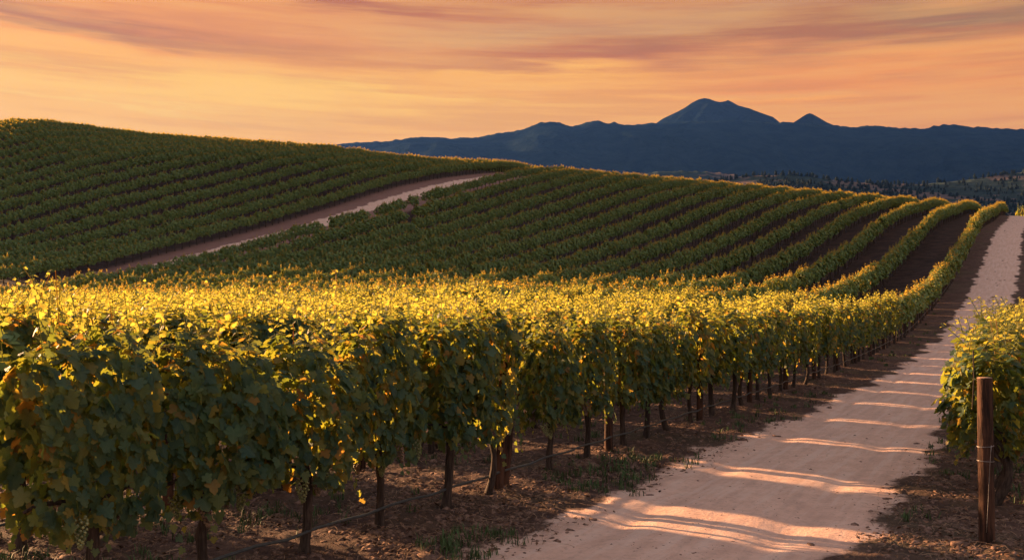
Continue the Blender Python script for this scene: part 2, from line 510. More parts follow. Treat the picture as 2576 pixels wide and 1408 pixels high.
def bark_material(name, a, c, scale=1.0):
    m, t, b, o = principled(name)
    tcn = t.new('ShaderNodeTexCoord'); mp = t.new('ShaderNodeMapping')
    mp.inputs['Scale'].default_value = (30 * scale, 30 * scale, 3.0 * scale)
    t.l.new(tcn.outputs['Object'], mp.inputs['Vector'])
    n = t.noise(mp.outputs[0], 1.5, 5, .65, .4)
    n2 = t.noise(tcn.outputs['Object'], 5, 3, .6)
    col = t.mix(t.sstep(n, .35, .65), a, c)
    col = t.mix(t.math('MULTIPLY', t.sstep(n2, .5, .7), .4), col, tuple(x * .5 for x in a))
    t.l.new(col, b.inputs['Base Color']); b.inputs['Roughness'].default_value = .9
    b.inputs['Specular IOR Level'].default_value = .2
    bump(t, n, .9, .02, b)
    return m


def plain(name, col, rough=.6, metal=0.0, spec=.4, var=.25, vs=20):
    m, t, b, o = principled(name)
    g = t.new('ShaderNodeNewGeometry')
    n = t.noise(g.outputs['Position'], vs, 3, .6)
    t.l.new(t.mix(t.sstep(n, .3, .7), tuple(c * (1 - var) for c in col), tuple(min(1, c * (1 + var)) for c in col)), b.inputs['Base Color'])
    b.inputs['Roughness'].default_value = rough; b.inputs['Metallic'].default_value = metal; b.inputs['Specular IOR Level'].default_value = spec
    return m


M_leaf = leaf_material('grape_leaf')
M_gold = leaf_material('sunlit_gold_tip_leaf', True, True)
M_tip = leaf_material('far_sunlit_tip_leaf', True)
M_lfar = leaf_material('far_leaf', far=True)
M_bark = bark_material('vine_bark', (.032, .022, .018), (.085, .060, .048))
M_post = bark_material('post_wood', (.022, .012, .009), (.10, .048, .030), .5)
M_cut = bark_material('post_cut_end', (.30, .17, .10), (.48, .30, .20), 1)
M_hose = plain('hose_rubber', (.045, .055, .06), .5)
M_wire = plain('wire_metal', (.35, .32, .30), .4, .8)
M_berry = plain('grape_skin', (.17, .18, .07), .35, 0, .5, .5, 30)
M_berry2 = plain('grape_skin_red', (.17, .11, .07), .35, 0, .5, .5, 30)
M_straw = plain('dry_straw', (.24, .15, .095), .9, 0, .1, .5, 8)
M_dleaf = plain('dead_leaf', (.13, .070, .045), .9, 0, .1, .6, 6)
M_clod = plain('soil_clod', (.17, .105, .078), .95, 0, .1, .5, 25)
M_grass = plain('grass_blade', (.060, .10, .035), .7, 0, .2, .5, 4)

# ------------------------------------------------------------------ vine meshes
# outline of a grape leaf: petiole at the origin, tip at (0,-1)
_half = [(.10, .14), (.24, .24), (.38, .22), (.47, .10), (.50, -.04), (.38, -.10), (.54, -.10), (.68, -.14), (.74, -.26), (.62, -.36), (.58, -.46), (.36, -.44), (.40, -.58), (.38, -.72), (.24, -.80), (.14, -.94)]
LEAF_HI = [(0, 0)] + _half + [(0, -1.04)] + [(-x, y) for x, y in reversed(_half)]
_h2 = [(.40, .16), (.66, -.22), (.32, -.66)]
LEAF_LO = [(0, .02)] + _h2 + [(0, -1.0)] + [(-x, y) for x, y in reversed(_h2)]
LEAF_XS = [(0, .15), (.6, -.3), (0, -1.0), (-.6, -.3)]


LEAF_UV = []


def leaf_cloud(C, N, D, S, outline, rnd):
    """C attach points, N normals, D tip directions, S sizes -> verts, tris"""
    o = np.array(outline, float); k = len(o); n = len(C)
    N = N / (np.linalg.norm(N, axis=1)[:, None] + 1e-9)
    D = D - (D * N).sum(1)[:, None] * N; D /= np.linalg.norm(D, axis=1)[:, None] + 1e-9
    X = np.cross(D, N)
    fan = k > 4
    pts = np.vstack([o, [0, -.32]]) if fan else o
    px = pts[:, 0][None].repeat(n, 0) * rnd.uniform(.85, 1.12, (n, 1)); py = pts[:, 1][None].repeat(n, 0)
    fold = rnd.uniform(-.05, .42, (n, 1)); curl = rnd.uniform(-.1, .5, (n, 1)); tw = rnd.uniform(-.3, .3, (n, 1))
    pz = -fold * np.abs(px) ** 1.2 - curl * (py ** 2) * .6 + tw * px * py + rnd.uniform(-.035, .035, px.shape) * fan
    W = C[:, None, :] + S[:, None, None] * (px[..., None] * X[:, None] - py[..., None] * D[:, None] + pz[..., None] * N[:, None])
    m = len(pts)
    LEAF_UV.append(np.stack([px, py, 0 * px], -1).reshape(-1, 3))
    if fan:
        T1 = np.stack([np.full(k, k), np.arange(k), (np.arange(k) + 1) % k], -1)
    else:
        T1 = np.array([[0, 1, 2], [0, 2, 3]])
    T = (np.arange(n)[:, None, None] * m + T1[None]).reshape(-1, 3)
    return W.reshape(-1, 3), T


def foliage(seed, n, size, outline, half=.58, top=1.93, bot=.66, thick=.36, sprigs=9, ragged=1.0, taper=1.0):
    rnd = np.random.RandomState(seed)
    s = rnd.uniform(-1, 1, n) * half
    h = rnd.beta(1.15, 1.0, n)
    ph = rnd.uniform(0, 6.28, 6)
    lump = .5 + .5 * np.sin(s * 9 + ph[0] + 2.2 * np.sin(h * 5 + ph[1]))
    lump2 = .5 + .5 * np.sin(s * 15 + ph[2] + h * 11 + ph[3])
    topz = top + .09 * np.sin(s * 7 + ph[4]) + .05 * np.sin(s * 17 + ph[5]) - .30 * taper * (np.abs(s) / half) ** 3
    botz = bot + .10 * np.sin(s * 8 + ph[2]) * ragged + .26 * taper * (np.abs(s) / half) ** 3
    z = botz + (topz - botz) * h
    prof = (.46 + .54 * np.sin(np.pi * np.clip(.10 + h * .80, 0, 1)) ** .8) * (1 - .45 * sm(h, .72, 1.0))
    wd = thick * prof * (.62 + .42 * lump + .22 * lump2) * (1 - .42 * taper * (np.abs(s) / half) ** 3)
    side = np.where(rnd.rand(n) < .5, -1, 1)
    depth = np.where(rnd.rand(n) < .8, rnd.uniform(.80, 1.06, n), rnd.uniform(.0, .8, n))
    y = side * wd * depth
    C = np.stack([s, y, z], 1)
    N = np.stack([rnd.normal(0, .45, n), side * 1.0 + rnd.normal(0, .35, n), .30 + 1.7 * sm(h, .82, 1.0) + rnd.normal(0, .35, n)], 1)
    D = np.stack([rnd.normal(0, .5, n), side * .35 + rnd.normal(0, .3, n), -1.0 + rnd.normal(0, .3, n)], 1)
    S = size * rnd.uniform(.62, 1.18, n) * (1 - .25 * sm(h, .85, 1.0))
    Cs, Ns, Ds, Ss = [C], [N], [D], [S]
    # top shoots that stand above the hedge, and hanging tips
    shoots = []
    for i in range(sprigs):
        x0 = rnd.uniform(-half, half); y0 = rnd.uniform(-.2, .2)
        L = rnd.uniform(.12, .40) * (1.3 if rnd.rand() < .2 else 1)
        lean = rnd.normal(0, .30, 2)
        m = int(9 * L / .3) + 4
        t_ = np.linspace(0, 1, m)
        px = x0 + lean[0] * L * t_ ** 1.5; py = y0 + lean[1] * L * t_ ** 1.5; pz = top - .16 + (L + .12) * t_
        P = np.stack([px, py, pz], 1)
        shoots.append(P)
        a = rnd.uniform(0, 6.28) + np.arange(m) * 2.4
        dirs = np.stack([np.cos(a), np.sin(a), rnd.uniform(-.2, .5, m)], 1)
        Cs.append(P + dirs * .025); Ns.append(dirs * .5 + np.array([0, 0, .8]) + rnd.normal(0, .3, (m, 3)))
        Ds.append(dirs + rnd.normal(0, .25, (m, 3))); Ss.append(size * np.linspace(.75, .30, m))
    for i in range(int(sprigs * .6 * ragged)):
        x0 = rnd.uniform(-half * .9, half * .9); sd_ = rnd.choice([-1, 1]); y0 = sd_ * rnd.uniform(.15, thick)
        m = 6; t_ = np.linspace(0, 1, m); L = rnd.uniform(.1, .34)
        P = np.stack([x0 + rnd.normal(0, .1) * t_, y0 + sd_ * .06 * t_, bot + .22 - (L + .1) * t_], 1)
        Cs.append(P); Ns.append(np.stack([rnd.normal(0, .5, m), np.full(m, sd_ * 1.0), rnd.normal(.2, .3, m)], 1))
        Ds.append(np.stack([rnd.normal(0, .5, m), rnd.normal(0, .3, m), np.full(m, -1.0)], 1)); Ss.append(size * np.linspace(.8, .5, m))
    Vv, T = leaf_cloud(np.vstack(Cs), np.vstack(Ns), np.vstack(Ds), np.concatenate(Ss), outline, rnd)
    g = Geo(); g.add(Vv, None, T); g.uv = LEAF_UV[-1]
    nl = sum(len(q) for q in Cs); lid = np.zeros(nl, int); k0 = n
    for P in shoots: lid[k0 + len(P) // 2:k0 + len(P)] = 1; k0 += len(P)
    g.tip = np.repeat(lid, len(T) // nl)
    return g, shoots


def trunk_geo(seed, sides=8, r=.036, height=.86, seg=8):
    rnd = np.random.RandomState(seed)
    t_ = np.linspace(0, 1, seg)
    bx_, by_ = rnd.normal(0, .05, 2)
    x = bx_ * np.sin(t_ * np.pi) + np.cumsum(rnd.normal(0, .011, seg)); y = by_ * np.sin(t_ * np.pi) + np.cumsum(rnd.normal(0, .006, seg))
    z = -.10 + (height + .10) * t_
    rad = r * (1.25 - .35 * t_) * (1 + .22 * (t_ < .15)) * (1 + rnd.uniform(-.12, .12, seg)); rad[-2:] *= 1.25
    return tube(np.stack([x, y, z], 1), rad, sides, rnd, .12), (x[-1], y[-1])


def arms_geo(seed, x0, y0, sides=6):
    rnd = np.random.RandomState(seed + 99)
    t_ = np.linspace(-1, 1, 11); q = np.abs(t_)
    P = np.stack([x0 + .55 * t_, y0 * (1 - q) + rnd.normal(0, .008, 11), .82 + .07 * np.sin(q * 2.4) + rnd.normal(0, .008, 11)], 1)
    return Geo().add(*tube(P, .022 * (1 - .5 * q), sides, rnd, .1))


def bunch_mesh(seed, mat):
    rnd = np.random.RandomState(seed)
    import bmesh
    bm = bmesh.new()
    nb = 46
    for i in range(nb):
        t_ = i / nb
        rr_ = .045 * (1 - t_ ** 1.5) + .006
        a = i * 2.399
        k = math.sqrt(rnd.uniform(.4, 1))
        M = Matrix.Translation((rr_ * k * math.cos(a), rr_ * k * math.sin(a), -.17 * t_ - .02)) @ Matrix.Scale(rnd.uniform(.85, 1.1), 4)
        bmesh.ops.create_icosphere(bm, subdivisions=1, radius=.0115, matrix=M)
    bmesh.ops.create_cone(bm, segments=5, radius1=.002, radius2=.002, depth=.06, cap_ends=True, matrix=Matrix.Translation((0, 0, .01)))
    me = bpy.data.meshes.new('grape_bunch'); bm.to_mesh(me); bm.free()
    for p in me.polygons: p.use_smooth = True
    me.materials.append(mat)
    return me


def leafy(g, name, tips=True):
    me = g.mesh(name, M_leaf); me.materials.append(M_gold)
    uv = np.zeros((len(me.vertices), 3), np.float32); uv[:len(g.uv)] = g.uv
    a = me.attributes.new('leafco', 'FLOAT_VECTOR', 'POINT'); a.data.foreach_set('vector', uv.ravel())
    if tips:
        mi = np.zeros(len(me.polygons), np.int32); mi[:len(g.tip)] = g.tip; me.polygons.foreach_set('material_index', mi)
    return me


HI = []
for i in range(9):
    g, shoots = foliage(100 + i, 1150, .088, LEAF_HI, half=.56, thick=.33, bot=.67, sprigs=14, ragged=.9)
    (tv, tq, tt), (x0, y0) = trunk_geo(200 + i, 10)
    tg = Geo().add(tv, tq, tt)
    ag = arms_geo(300 + i, x0, y0)
    for P in shoots: g.add(*tube(P, .0035, 4, cap=False)[:2])
    HI.append((leafy(g, 'foliage'), tg.mesh('trunk', M_bark, True), ag.mesh('cordon', M_bark, True)))
MID = []
for i in range(8):
    g, shoots = foliage(500 + i, 500, .122, LEAF_LO, half=.57, thick=.33, bot=.70, sprigs=15)
    (tv, tq, tt), (x0, y0) = trunk_geo(600 + i, 7)
    tg = Geo().add(tv, tq, tt)
    ag = arms_geo(700 + i, x0, y0, 5)
    MID.append((leafy(g, 'foliage'), tg.mesh('trunk', M_bark, True), ag.mesh('cordon', M_bark, True)))
BUNCH = [bunch_mesh(1, M_berry), bunch_mesh(2, M_berry), bunch_mesh(3, M_berry2)]

# ------------------------------------------------------------------ rows
sun_u = math.sin(R(SUN_AZ)) * UX + math.cos(R(SUN_AZ)) * UY
sun_v = math.sin(R(SUN_AZ)) * VX + math.cos(R(SUN_AZ)) * VY
SK = sun_u / sun_v           # along-row drift of a sun ray per metre across
BAY = 3.3
rndv = np.random.RandomState(42)
FRONT_U = [4.49, 5.57, 6.65, 7.78, 8.86, 9.72, 11.46, 12.62, 13.95, 14.95, 16.05, 17.2]
while FRONT_U[-1] < 214: FRONT_U.append(FRONT_U[-1] + (1.12 if len(FRONT_U) % 3 else 1.25))
FRONT_POST = [10.02, 13.38, 17.72] + [21.3 + 3.47 * q for q in range(34)]
VINES = []   # (row key, u, v, x, y, r, az, extra)


def row_positions(u0, u1, v0, gap, extra=0.0):
    """three vines to each bay between posts; bays open along the sun's direction"""
    off = 10.2 + SK * (v0 - 5.5)
    b0 = int(math.floor((u0 - off) / BAY)); b1 = int(math.ceil((u1 - off) / BAY))
    out = []
    for b in range(b0, b1 + 1):
        for q in range(3):
            g = gap + (extra if b in (-1, 0) else 0)
            base = BAY / 2 + (q - 1) * (2.2 - g) / 2
            u = off + b * BAY + base + rndv.normal(0, .02)
            if u0 <= u <= u1: out.append(u)
    return out


def add_row(key, v, u0, u1, gap=0.0, shifted=True, rmax=206, skips=(), extra=0.0):
    for u in (FRONT_U if key == ('A', 0) else row_positions(u0, u1, v - (2.0 if shifted else 0), gap, extra)):
        vv = v - (shift(u, v) if shifted else 0)
        vv = float(vv) + rndv.normal(0, .03)
        x, y = uv2xy(u, vv)
        r = math.hypot(x, y); a = math.degrees(math.atan2(x, y))
        if r > rmax or y < 2 or a < -33.5 or a > 31: continue
        if any(abs(u - s_) < wd for s_, wd in skips): continue
        VINES.append((key, u, vv, x, y, r, a))


add_row(('A', 0), 5.5, 3.4, 215, 0.0, False)
for k in range(1, 16):
    sk = []
    if k == 15: sk = [(89.7, 1.3), (98.3, .9), (106.0, .9), (109.3, 1.0)]
    if k == 14: sk = [(100.3, 1.4)]
    add_row(('A', k), 5.5 + 4.4 * k, -60, 230, .62 if k < 5 else .0, True, 206, sk, .75 if k < 5 else 0)
for k in range(1, 12):       # the extra short rows of the near field
    v = 5.5 + 4.4 * k + 2.2 - 2.0
    for u in row_positions(-60, 60, v, .62, .75):
        x, y = uv2xy(u, v); r = math.hypot(x, y); a = math.degrees(math.atan2(x, y))
        if y > 2 and y < 36 + 6 * math.sin(v) and -33.5 < a < 31: VINES.append((('F', k), u, v, x, y, r, a))
for j in range(0, 22):
    add_row(('L', j), 82 + 4.4 * j, -60, 230, -.05, False, 204)
add_row(('B', 0), .52, 11.35, 30, -.05, False)

# nearest 300 stand as things of their own; the rest are one mass of far vines
TZ = terrain(np.array([q[3] for q in VINES]), np.array([q[4] for q in VINES]))
order = sorted(range(len(VINES)), key=lambda i: VINES[i][5])
vis = [i for i in order if abs(VINES[i][6]) < 28.6]
IND = set(vis[:300])
ordw = ['first', 'second', 'third', 'fourth', 'fifth', 'sixth', 'seventh', 'eighth', 'ninth', 'tenth', 'eleventh', 'twelfth', 'thirteenth', 'fourteenth',
        'fifteenth', 'sixteenth', 'seventeenth', 'eighteenth', 'nineteenth', 'twentieth']
tens = ['', '', 'twenty', 'thirty', 'forty', 'fifty', 'sixty', 'seventy', 'eighty', 'ninety']


def ordinal(n):
    if n <= 20: return ordw[n - 1]
    if n < 100:
        return tens[n // 10] + '-' + ordw[n % 10 - 1] if n % 10 else {2: 'twentieth', 3: 'thirtieth', 4: 'fortieth', 5: 'fiftieth', 6: 'sixtieth', 7: 'seventieth', 8: 'eightieth', 9: 'ninetieth'}[n // 10]
    return 'one hundred and ' + ordinal(n - 100) if n > 100 else 'hundredth'


# order the near rows going away from the road
keys = {}
for i in IND: keys.setdefault(VINES[i][0], []).append(i)
kv = sorted([k for k in keys if k[0] != 'B'], key=lambda k: np.mean([VINES[i][2] for i in keys[k]]))
rowname = {k: n for n, k in enumerate(kv)}


def place_vine(i, label, group):
    key, u, v, x, y, r, a = VINES[i]
    hi = (r < 17 and key[0] == 'A' and key[1] == 0) or key[0] == 'B' or r < 13
    var = (HI if hi else MID)[rndv.randint(len(HI if hi else MID))]
    root = bpy.data.objects.new('grapevine', None); COL.objects.link(root)
    root.empty_display_size = .2
    root.location = (x, y, TZ[i])
    root.rotation_euler = (rndv.normal(0, .03), rndv.normal(0, .03), math.pi / 2 - RAZ + (math.pi if rndv.rand() < .5 else 0))
    sz = float(np.clip(rndv.normal(1.0, .04), .92, 1.09))
    if key[0] == 'B': sz *= .94
    root.scale = (rndv.uniform(.84, 1.02) if key == ('A', 0) else rndv.uniform(.9, 1.06), rndv.uniform(.92, 1.12) * (1.28 if key[0] == 'B' else 1), sz)
    tag(root, label, 'grapevine', group)
    obj('foliage', var[0], root); obj('trunk', var[1], root); obj('cordon', var[2], root)
    if (key == ('A', 0) and r < 14.5) or (key == ('A', 1) and r < 12):
        for q in range(7 if r < 9 else 4):
            b = obj('grape_bunch', BUNCH[rndv.randint(3)], root)
            b.location = (rndv.uniform(-.5, .5), rndv.uniform(-.30, .30), rndv.uniform(.72, .90))
            b.rotation_euler = (rndv.normal(0, .15), rndv.normal(0, .15), rndv.uniform(0, 6))
            b.scale = [rndv.uniform(.85, 1.2)] * 3


for key in kv + [('B', 0)]:
    if key not in keys: continue
    ids = sorted(keys[key], key=lambda i: VINES[i][1])
    for n, i in enumerate(ids):
        if key[0] == 'B':
            place_vine(i, ('gold lit leafy vine at the row end right behind the round wooden post' if n == 0 else
                           'vine right of the road, %s back from the round end post' % ordinal(n + 1)), 'vines of the row right of the road')
        elif key == ('A', 0):
            place_vine(i, ('large leaved vine with hanging grapes' if n < 5 else 'green vine with golden top') +
                       ' in the front roadside row, %s from the left' % ordinal(n + 1), 'vines of the front roadside row')
        else:
            rn = rowname[key]
            place_vine(i, 'gold topped vine %s from the left in the %s row behind the roadside row' % (ordinal(n + 1), ordinal(rn)),
                       'vines of the %s row behind the roadside row' % ordinal(rn))

# far vines: one object, instanced by geometry nodes
src_col = bpy.data.collections.new('far_vine_shapes')
NV = 7
for i in range(NV):
    g, _ = foliage(900 + i, 330, .165, LEAF_XS if i % 2 else LEAF_LO, half=.64, top=1.88, sprigs=6 if i < NV - 2 else 13, thick=.34, bot=.90, ragged=.6, taper=.25)
    (tv, tq, tt), _xy = trunk_geo(950 + i, 5, .04)
    tg = Geo().add(tv, tq, tt)
    # join trunk into the instance mesh
    nV = np.vstack([np.vstack(g.V), tv]); off = len(np.vstack(g.V))
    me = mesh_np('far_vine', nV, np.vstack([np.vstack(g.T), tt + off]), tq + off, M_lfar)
    me.materials.append(M_bark); me.materials.append(M_tip)
    nt_ = len(g.tip); mi = np.ones(len(me.polygons), dtype=np.int32); mi[:nt_] = g.tip * 2
    me.polygons.foreach_set('material_index', mi)
    so = bpy.data.objects.new('far_vine_%s' % 'abcdefg'[i], me); src_col.objects.link(so)


def instancer(name, pts, rot, scl, idx, col, mat=None):
    me = bpy.data.meshes.new(name); me.vertices.add(len(pts)); me.vertices.foreach_set('co', np.asarray(pts, np.float32).ravel())
    a = me.attributes.new('rot', 'FLOAT_VECTOR', 'POINT'); a.data.foreach_set('vector', np.asarray(rot, np.float32).ravel())
    a = me.attributes.new('scl', 'FLOAT_VECTOR', 'POINT'); a.data.foreach_set('vector', np.asarray(scl, np.float32).ravel())
    a = me.attributes.new('idx', 'INT', 'POINT'); a.data.foreach_set('value', np.asarray(idx, np.int32))
    o = obj(name, me)
    ng = bpy.data.node_groups.new(name + '_nodes', 'GeometryNodeTree')
    ng.interface.new_socket('Geometry', in_out='INPUT', socket_type='NodeSocketGeometry')
    ng.interface.new_socket('Geometry', in_out='OUTPUT', socket_type='NodeSocketGeometry')
    gi = ng.nodes.new('NodeGroupInput'); go = ng.nodes.new('NodeGroupOutput')
    mp = ng.nodes.new('GeometryNodeMeshToPoints')
    ip = ng.nodes.new('GeometryNodeInstanceOnPoints')
    ci = ng.nodes.new('GeometryNodeCollectionInfo')
    ci.inputs['Collection'].default_value = col
    ci.inputs['Separate Children'].default_value = True
    ci.inputs['Reset Children'].default_value = True
    def named(n, t_):
        q = ng.nodes.new('GeometryNodeInputNamedAttribute'); q.data_type = t_; q.inputs[0].default_value = n
        return q.outputs['Attribute']
    ng.links.new(gi.outputs[0], mp.inputs[0]); ng.links.new(mp.outputs[0], ip.inputs['Points'])
    ng.links.new(ci.outputs[0], ip.inputs['Instance']); ip.inputs['Pick Instance'].default_value = True
    ng.links.new(named('idx', 'INT'), ip.inputs['Instance Index'])
    e2r = ng.nodes.new('FunctionNodeEulerToRotation')
    ng.links.new(named('rot', 'FLOAT_VECTOR'), e2r.inputs[0])
    ng.links.new(e2r.outputs[0], ip.inputs['Rotation'])
    ng.links.new(named('scl', 'FLOAT_VECTOR'), ip.inputs['Scale'])
    ng.links.new(ip.outputs[0], go.inputs[0])
    md = o.modifiers.new('instances', 'NODES'); md.node_group = ng
    return o


def far_mass(name, ids, label):
    P = np.array([(VINES[i][3], VINES[i][4], TZ[i]) for i in ids]); n = len(P)
    rot = np.stack([rndv.normal(0, .04, n), rndv.normal(0, .04, n), math.pi / 2 - RAZ + np.where(rndv.rand(n) < .5, 0, math.pi)], 1)
    scl = np.stack([rndv.uniform(.92, 1.12, n), rndv.uniform(.85, 1.35, n), rndv.normal(.99, .055, n).clip(.85, 1.13)], 1)
    for q, i in enumerate(ids):
        if VINES[i][0] in (('A', 15), ('A', 14)) and 84 < VINES[i][1] < 115: scl[q] *= (1.15, 1.5, 1.12)
    R_ = np.hypot(P[:, 0], P[:, 1])     # the crest rows are shaggier with young shoots
    ix = np.where(R_ > 150, rndv.randint(NV - 2, NV, n), rndv.randint(0, NV - 2, n))
    return tag(instancer(name, P, rot, scl, ix, src_col), label, 'vines', None, 'stuff')


rest = [i for i in range(len(VINES)) if i not in IND]
far_mass('far_vines', rest, 'long rows of far vines covering both slopes of the hill beyond the near rows')

# ------------------------------------------------------------------ trellis posts, hoses, wires
def post_mesh(seed, r=.058, h=1.75, lean=(0, 0), mat=M_post, sides=14, foot=-.15):
    rnd = np.random.RandomState(seed)
    t_ = np.linspace(0, 1, 12)
    P = np.stack([lean[0] * t_ + rnd.normal(0, .003, 12), lean[1] * t_ + rnd.normal(0, .003, 12), foot + (h - foot) * t_], 1)
    rad = r * (1.06 - .10 * t_) * (1 + rnd.uniform(-.02, .02, 12))
    return Geo().add(*tube(P, rad, sides, rnd, .03)).mesh('post', mat, True)


PM = [post_mesh(i) for i in range(3)]
def add_post(u, v, label, group, me=None, rz=0.0, tilt=(0, 0)):
    x, y = uv2xy(u, v)
    o = obj('trellis_post', me or PM[rndv.randint(3)], None, (x, y, tz(x, y)))
    o.rotation_euler = (tilt[0] + rndv.normal(0, .015), tilt[1] + rndv.normal(0, .015), rndv.uniform(0, 6))
    return tag(o, label, 'post', group)


nf = 0
for u in FRONT_POST:
    x, y = uv2xy(u, 5.5)
    nf += 1
    if nf == 1:
        o = add_post(u, 5.5, 'thick round trellis post leaning at the front row, left one of the close pair', 'trellis posts of the front row', post_mesh(71, .062, 1.5, (.10, .05)))
        o.rotation_euler = (0, 0, 0)
        x2, y2 = uv2xy(u + .20, 5.52)
        o = obj('trellis_post', post_mesh(72, .052, 1.75, (.13, .06)), None, (x2, y2, tz(x2, y2)))
        tag(o, 'slimmer orange lit trellis post, right one of the close leaning pair', 'post', 'trellis posts of the front row')
        continue
    add_post(u, 5.5, 'dark wooden trellis post in the front row, %s from the left' % ordinal(nf), 'trellis posts of the front row')
for key, v in ((('A', 1), 7.9), (('A', 2), 12.3)):
    n = 0
    for b in range(-3, 5):
        u = 10.2 + SK * (v - 5.5) + b * BAY
        x, y = uv2xy(u, v)
        if y < 5 or abs(math.degrees(math.atan2(x, y))) > 27: continue
        n += 1
        add_post(u, v, 'wooden post %s from the left under the %s row behind the roadside vines' % (ordinal(n), 'first' if key[1] == 1 else 'second'),
                 'trellis posts behind the front row')


def hose(v, u0, u1, h, label, shifted=False, r=.0135):
    P = []
    for u in np.arange(u0, u1, .37):
        vv = v - (float(shift(u, v)) if shifted else 0)
        x, y = uv2xy(u, vv + .045)
        s = ((u - 10.2) / 1.1) % 1.0
        P.append((x, y, tz(x, y) + h - .035 * math.sin(math.pi * s) + rndv.normal(0, .003)))
    me = Geo().add(*tube(np.array(P), r, 7)).mesh('irrigation_hose', M_hose, True)
    tag(obj('irrigation_hose', me), label, 'hose', 'drip irrigation hoses')


hose(5.5 - .09, 4.5, 90, .27, 'black irrigation hose strung low along the trunks of the front roadside row')
hose(9.9, 2, 60, .27, 'thin black irrigation hose low under the row just behind the front row', True)
hose(14.3, 0, 45, .29, 'far dark irrigation hose glimpsed beneath the second row back', True)

# end post on the right with its wires
px_, py_ = 4.275, 9.0
pz_ = tz(px_, py_)
ep = bpy.data.objects.new('end_post', None); COL.objects.link(ep); ep.location = (px_, py_, pz_)
tag(ep, 'stout round reddish wooden end post with wrapped wire at right foreground', 'post')
rnd = np.random.RandomState(5)
t_ = np.linspace(0, 1, 26)
Pp = np.stack([-.022 * t_ + .02, 0 * t_, -.2 + 1.70 * t_], 1)
tv, tq, tt = tube(Pp, .067 * (1.04 - .06 * t_), 22, rnd, .022, False)
bodyg = Geo().add(tv, tq)
obj('shaft', bodyg.mesh('shaft', M_post, True), ep)
cv, cq, ct = tube(np.array([[-.002, 0, 1.492], [-.002, 0, 1.500], [-.002, 0, 1.5035]]), [.0655, .064, .058], 22, rnd, .01)
obj('cut_top', Geo().add(cv, cq, ct).mesh('cut_top', M_cut, False), ep)


def ring(z, cx, r, tilt=0.0, wr=.0028):
    a = np.linspace(0, 2 * np.pi, 28)
    P = np.stack([cx + r * np.cos(a), r * np.sin(a), z + tilt * np.cos(a)], 1)
    return Geo().add(*tube(P, wr, 5))


obj('tie_wire', ring(.885, .003, .0715, .006).mesh('tie_wire', M_wire, True), ep)
obj('tie_wire', ring(.752, .005, .072, -.003).mesh('tie_wire', M_wire, True), ep)
t2 = np.linspace(0, 1, 14)
Pw = np.stack([.02 - .045 * t2, -.078 + .004 * np.sin(t2 * 6), .90 - .78 * t2], 1)
obj('hanging_wire', Geo().add(*tube(Pw, .0026, 5)).mesh('hanging_wire', M_wire, True), ep)
# trellis wires of the right row run from the post back through the vines
for hgt, nm in ((.885, 'low'), (1.35, 'high')):
    x1, y1 = uv2xy(31, .42)
    P = [(px_ + (x1 - px_) * q, py_ + .07 + (y1 - py_) * q, pz_ + hgt - .02 * math.sin(q * 30)) for q in np.linspace(0, 1, 40)]
    tag(obj('trellis_wire', Geo().add(*tube(np.array(P), .0018, 4)).mesh('trellis_wire', M_wire, True)),
        '%s trellis wire stretched from the round end post into the right row' % ('lower' if nm == 'low' else 'upper'), 'wire', 'trellis wires of the right row')
# upright leaning stake with wire showing in the front of the right vine
x1, y1 = 4.45, 9.56
P = np.array([(x1 - .03, y1, pz_ + 1.15), (x1 - .015, y1, pz_ + 1.45), (x1 - .03, y1 - .02, pz_ + 1.72)])
tag(obj('vine_cane', Geo().add(*tube(P, .006, 6)).mesh('vine_cane', M_bark, True)), 'bare upright cane rising above the round end post', 'cane')

# bush beyond the crest at the right edge
bxp, byp = 117.2, 229.0
bt = CAMH + (768 - 527) / F * byp
bz0 = tz(bxp, byp)
fh = foliage(991, 420, .30, LEAF_LO, half=1.9, top=2.0, bot=.3, thick=1.5, sprigs=14)[0].mesh('foliage', M_leaf)
rb = bpy.data.objects.new('bush', None); COL.objects.link(rb); rb.location = (bxp, byp, bz0)
rb.scale = (1, 1, max(1.0, (bt - bz0) / 2.1))
tag(rb, 'small round bush with orange lit top peeping over the road crest at the right edge', 'bush')
obj('foliage', fh, rb)
obj('trunk', Geo().add(*trunk_geo(992, 7, .09, 1.0)[0]).mesh('trunk', M_bark, True), rb)

# ------------------------------------------------------------------ litter, clods, grass
def scatter(n, rmin, rmax, rnd, power=1.0):
    a = np.radians(rnd.uniform(-29, 29, n)); r = rmin * (rmax / rmin) ** (rnd.rand(n) ** power)
    x = r * np.sin(a); y = r * np.cos(a); u, v = xy2uv(x, y)
    return x, y, u, v, r


_gz_cache = {}
def ground_z(x, y):
    """height of the finished ground sheet (bilinear lookup in the polar grid)"""
    a = np.degrees(np.arctan2(x, y)); r = np.hypot(x, y)
    A = af[:-1]
    ia = np.clip(np.searchsorted(A, a) - 1, 0, len(A) - 2); ir = np.clip(np.searchsorted(rr, r) - 1, 0, len(rr) - 2)
    fa = (a - A[ia]) / (A[ia + 1] - A[ia]); fr = (r - rr[ir]) / (rr[ir + 1] - rr[ir])
    return (GZ[ir, ia] * (1 - fa) + GZ[ir, ia + 1] * fa) * (1 - fr) + (GZ[ir + 1, ia] * (1 - fa) + GZ[ir + 1, ia + 1] * fa) * fr


def verge_mask(u, v, rnd):
    e = rnd.normal(0, .22, len(u))
    pt = fbm(u * 1.6, v * 1.6, 3, 88) ** 2.2 * 2.6
    return (rnd.rand(len(u)) < pt) & (((v > 4.25 + e) & (v < 16)) | ((v < 1.35 + e) & (v > -6)))


